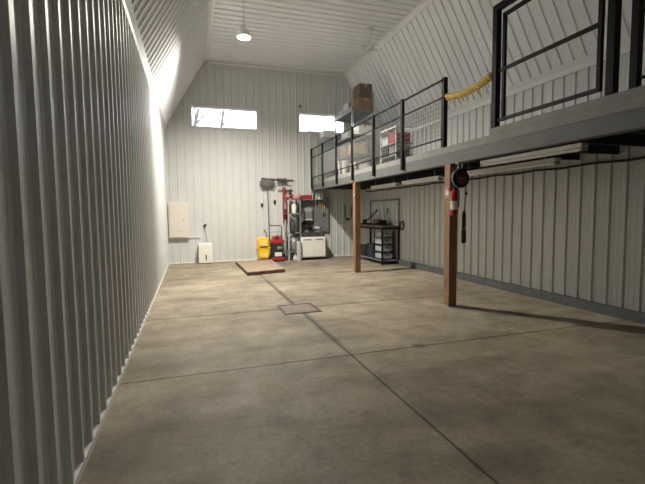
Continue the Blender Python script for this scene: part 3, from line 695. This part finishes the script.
def bottle(x, m, capm, h, label, r=.034):
    t = thing('spray_bottle', label, 'bottle', (x, 12.76, 1.925), 'bottles on the pegboard shelf')
    MB().lathe([(r*.9, 0), (r, .01), (r, h*.6), (r*.45, h*.75), (r*.4, h*.8)], (x, 12.76, 1.925), n=16).build('body', m, t, smooth=True)
    MB().lathe([(r*.5, h*.8), (r*.5, h*.92), (r*.3, h)], (x, 12.76, 1.925), n=12).build('cap', capm, t, smooth=True); return t
bottle(3.84, 'rubber', 'rubber', .24, 'black bottle next to the red tool box on the pegboard shelf')
bottle(3.93, 'lgrey', 'white', .19, 'short grey bottle between black and white ones on the pegboard shelf')
bottle(4.02, 'white', 'white', .25, 'tall white bottle, third from the red tool box', .038)
bottle(4.11, 'white', 'lgrey', .23, 'white bottle with grey cap, fourth from the red tool box', .038)
bottle(4.21, 'bluegrey', 'rubber', .18, 'blue-grey bottle at the right end of the pegboard shelf')
pbn = thing('wall_bin', 'dark grey parts bin with pale lip on the pegboard', 'bin', (3.6, 12.82, 1.25))
bx((3.44, 12.76, 1.27), (3.78, 12.90, 1.66)).build('tub', 'grey', pbn, bevel=.006); bx((3.44, 12.745, 1.25), (3.78, 12.76, 1.275)).build('lip', 'white', pbn)
bx((3.46, 12.755, 1.52), (3.76, 12.76, 1.64)).build('front_panel', 'bluegrey', pbn)
t = thing('tray', 'black tray under the parts bin on the pegboard', 'tray', (3.6, 12.8, 1.12))
bx((3.40, 12.70, 1.12), (3.80, 12.90, 1.14)).build('base', 'black', t); bx((3.40, 12.69, 1.12), (3.80, 12.70, 1.18)).build('front_lip', 'black', t)
def tool(x, z, m, l, label, grp='hand tools on the pegboard'):
    t = thing('screwdriver', label, 'tool', (x, 12.88, z), grp)
    MB().lathe([(.012, 0), (.018, .01), (.016, -.05), (.02, -.10), (.012, -.115)][::1], (x, 12.87, z), n=10).build('handle', m, t, smooth=True)
    MB().tube((x, 12.87, z-.11), (x, 12.87, z-.11-l), .005, 6).build('blade', 'silver', t)
    MB().tube((x, 12.90, z-.06), (x, 12.85, z-.055), .004, 6).build('peg', 'galv', t)
    return t
for k, (x, z, m_, l, nm) in enumerate(((3.86, 1.80, 'red', .12, 'red-handled screwdriver, leftmost on the pegboard'), (3.92, 1.86, 'white', .12, 'white-handled screwdriver beside the red one on the pegboard'), (3.98, 1.74, 'pinkred', .15, 'faded red screwdriver hung lower on the pegboard'),
        (4.04, 1.82, 'white', .16, 'white-handled screwdriver left of the yellow ones'), (4.105, 1.80, 'yellow', .2, 'yellow-handled screwdriver left of the tall yellow one'), (4.165, 1.84, 'yellow', .24, 'yellow-handled screwdriver hung highest on the pegboard'), (4.235, 1.72, 'yellow', .14, 'yellow-handled screwdriver hung low at the pegboard right side'))):
    tool(x, z, m_, l, nm)
t = thing('pliers', 'black pliers hanging at the right edge of the pegboard', 'tool', (4.22, 12.88, 1.5))
MB().sweep([(4.19, 12.88, 1.36), (4.20, 12.88, 1.44), (4.22, 12.88, 1.5)], .012, 7).sweep([(4.26, 12.88, 1.36), (4.245, 12.88, 1.44), (4.225, 12.88, 1.5)], .012, 7).build('handles', 'rubber', t, smooth=True); bx((4.205, 12.87, 1.5), (4.24, 12.895, 1.57)).build('jaws', 'silver', t, bevel=.005)
bg = thing('bench_grinder', 'grey bench grinder on the dark drawer of the tool cabinet', 'grinder', (3.87, 12.6, .87))
bx((3.78, 12.55, .87), (3.98, 12.72, .90)).build('base', 'grey', bg); MB().lathe([(.03, -.09), (.06, -.08), (.06, .08), (.03, .09)], (3.88, 12.63, .99), 'X', 18).build('motor', 'lgrey', bg, smooth=True)
for s in (-.13, .13): MB().lathe([(.02, -.016), (.075, -.016), (.075, .016), (.02, .016)], (3.88+s, 12.63, .99), 'X', 20).build('wheel', 'silver', bg, smooth=True)
bx((3.85, 12.6, .90), (3.91, 12.66, .95)).build('pedestal', 'grey', bg)
t = thing('drill', 'black cordless drill lying on the dark drawer left of the grinder', 'drill', (3.55, 12.55, .87))
MB().lathe([(.02, -.1), (.035, -.09), (.035, .07), (.015, .12)], (3.55, 12.55, 1.05), 'X', 14).build('body', 'rubber', t, smooth=True); bx((3.5, 12.53, .93), (3.54, 12.57, 1.03)).build('grip', 'rubber', t, bevel=.008); bx((3.46, 12.51, .87), (3.57, 12.59, .93)).build('battery', 'grey', t, bevel=.008)
t = thing('paper_roll', 'white paper roll standing between narrow rack and tool cabinet', 'paper roll', (3.3, 12.26, 0))
MB().lathe([(.02, 0), (.075, 0), (.075, .62), (.02, .62)], (3.17, 12.22, 0), n=20).build('roll', 'lgrey', t, smooth=True)

hs = thing('hanging_strap', 'black folded strap hanging on the back wall right of the pegboard', 'strap', (5.1, YW, 1.75))
MB().sweep([(5.22, YW-.02, 1.68), (5.22, YW-.03, 1.42), (5.19, YW-.035, 1.28), (5.08, YW-.035, 1.23), (5.01, YW-.035, 1.28), (4.99, YW-.03, 1.45), (4.99, YW-.02, 1.74)], .014, 7).blob((5.08, YW-.04, 1.26), (.06, .03, .04)).build('strap', 'rubber', hs, smooth=True)
MB().tube((4.99, YW, 1.74), (4.99, YW-.06, 1.75), .008, 6).tube((5.22, YW, 1.68), (5.22, YW-.06, 1.69), .008, 6).build('hook', 'galv', hs)

# ------------------------------------------------------------------ corner workbench under the mezzanine
wb = thing('workbench', 'steel framed workbench with plank top under the mezzanine', 'workbench', (5.32, 11.3, 0))
BX0, BX1, BY0, BY1 = 5.04, 5.60, 10.25, 12.2
bx((BX0, BY0, 1.06), (BX1, BY1, 1.105)).build('tabletop', 'tabletop', wb, bevel=.004)
for sx in (BX0+.025, BX1-.025):
    for sy in (BY0+.025, BY1-.025): bx((sx-.02, sy-.02, 0), (sx+.02, sy+.02, 1.06)).build('leg', 'black', wb)
bx((BX0+.01, BY0+.01, 1.0), (BX0+.04, BY1-.01, 1.06)).box((BX0+.01, BY0+.01, 1.0), (BX1, BY0+.04, 1.06)).build('apron', 'black', wb)
for sy in (BY0+.02, BY1-.02): bx((BX1-.035, sy-.015, 1.105), (BX1-.005, sy+.015, 1.86)).build('rear_upright', 'grey', wb)
bx((BX1-.035, BY0, 1.82), (BX1-.005, BY1, 1.86)).build('rear_rail', 'grey', wb)
bx((BX0+.05, BY0+.06, .10), (BX1-.06, BY1-.06, .13)).build('lower_shelf', 'grey', wb)
du = thing('drawer_rack', 'black rack of frosted grey bins under the near end of the workbench', 'rack', (5.3, 10.6, .13))
for sx in (5.11, 5.47):
    for sy in (10.40, 10.88): bx((sx-.012, sy-.012, .13), (sx+.012, sy+.012, .97)).build('upright', 'black', du)
for k in range(4):
    z = .14+.205*k
    d_ = bx((5.125, 10.415, z+.025), (5.455, 10.865, z+.17)).build('bin', 'clear', du, bevel=.008)
    bx((5.1, 10.39, z), (5.48, 10.405, z+.022)).box((5.1, 10.405, z), (5.115, 10.89, z+.022)).box((5.465, 10.405, z), (5.48, 10.89, z+.022)).build('runner', 'black', du)
    bx((5.24, 10.405, z+.12), (5.34, 10.414, z+.145)).build('bin_handle', 'black', d_)
crate((5.28, 11.20, .13), (.34, .4, .42), 'navy', 'navy plastic crate under the workbench beside the bin rack')
crate((5.28, 11.75, .13), (.34, .4, .34), 'rubber', 'black plastic crate under the far end of the workbench')
t = thing('dark_toolbox', 'dark red and black tool box on the workbench', 'tool box', (5.3, 10.85, 1.105))
bx((5.17, 10.7, 1.105), (5.42, 11.1, 1.21)).build('body', 'rubber', t, bevel=.01); bx((5.165, 10.695, 1.21), (5.425, 11.105, 1.26)).build('lid', 'darkred', t, bevel=.012)
MB().sweep([(5.295, 10.8, 1.26), (5.295, 10.81, 1.29), (5.295, 10.99, 1.29), (5.295, 11.0, 1.26)], .009, 6).build('handle', 'black', t); bx((5.16, 10.86, 1.18), (5.166, 10.92, 1.23)).build('latch', 'silver', t)
t = thing('lever_shear', 'black lever shear with long raised handle on the workbench', 'tool', (5.25, 11.75, 1.105))
bx((5.15, 11.5, 1.105), (5.35, 12.0, 1.15)).build('base', 'black', t, bevel=.006); bx((5.22, 11.8, 1.15), (5.28, 11.98, 1.26)).build('pivot', 'black', t, bevel=.006)
MB().sweep([(5.25, 11.95, 1.2), (5.27, 11.5, 1.32), (5.29, 11.05, 1.56)], [.022, .018, .02], 8).build('lever', 'rubber', t, smooth=True)
t = thing('wall_knife', 'black handled tool hung on the right wall above the workbench', 'tool', (5.6, 11.0, 1.5))
bx((5.585, 10.97, 1.46), (5.6, 11.01, 1.60)).build('handle', 'rubber', t, bevel=.004); bx((5.59, 10.98, 1.36), (5.596, 11.0, 1.46)).build('blade', 'grey', t)
hc = thing('hose_coil', 'small black hose coil hanging on the right wall beside the workbench', 'hose', (5.59, 10.08, 1.1))
for k in range(3):
    MB().sweep([(5.585-.012*k, 10.08+(.105+.012*k)*math.sin(a)+.02*k, 1.11+(.13-.012*k)*math.cos(a)) for a in [j*2*PI/24 for j in range(24)]], .008, 6, closed=True).build('loop', 'rubber', hc, smooth=True)
MB().tube((5.61, 10.08, 1.22), (5.54, 10.08, 1.225), .008, 6).build('hook', 'galv', hc)
MB().sweep([(5.57, 10.18, 1.1), (5.56, 10.24, 1.07), (5.56, 10.27, 1.1)], .008, 6).build('hose_end', 'rubber', hc)

# ------------------------------------------------------------------ light
w = bpy.data.worlds.new('daylight'); bpy.context.scene.world = w; w.use_nodes = True
bgn = w.node_tree.nodes['Background']; bgn.inputs[0].default_value = (.88, .94, 1., 1); bgn.inputs[1].default_value = 9.

# ------------------------------------------------------------------ camera
F_, YAW, PIT, ROL, H = 407.2, .3119, .0727, -.0109, 1.5
cy, sy, cp, sp = math.cos(YAW), math.sin(YAW), math.cos(PIT), math.sin(PIT)
fw = Vector((sy*cp, cy*cp, -sp)); r = Vector((cy, -sy, 0)); u = r.cross(fw)
cR, sR = math.cos(ROL), math.sin(ROL)
r2 = r*cR+u*sR; u2 = u*cR-r*sR
cam = bpy.data.cameras.new('camera'); co = bpy.data.objects.new('camera', cam); col.objects.link(co)
mw = Matrix((r2, u2, -fw)).transposed().to_4x4(); mw.translation = Vector((0, 0, H)); co.matrix_world = mw
cam.sensor_fit = 'HORIZONTAL'; cam.sensor_width = 36; cam.lens = F_/645*36; cam.clip_start = .05
sc = bpy.context.scene; sc.camera = co
vs = sc.view_settings; vs.view_transform = 'Standard'; vs.look = 'None'; vs.gamma = 1; vs.use_curve_mapping = False; vs.exposure = .27
sc.cycles.max_bounces = 10; sc.cycles.diffuse_bounces = 8
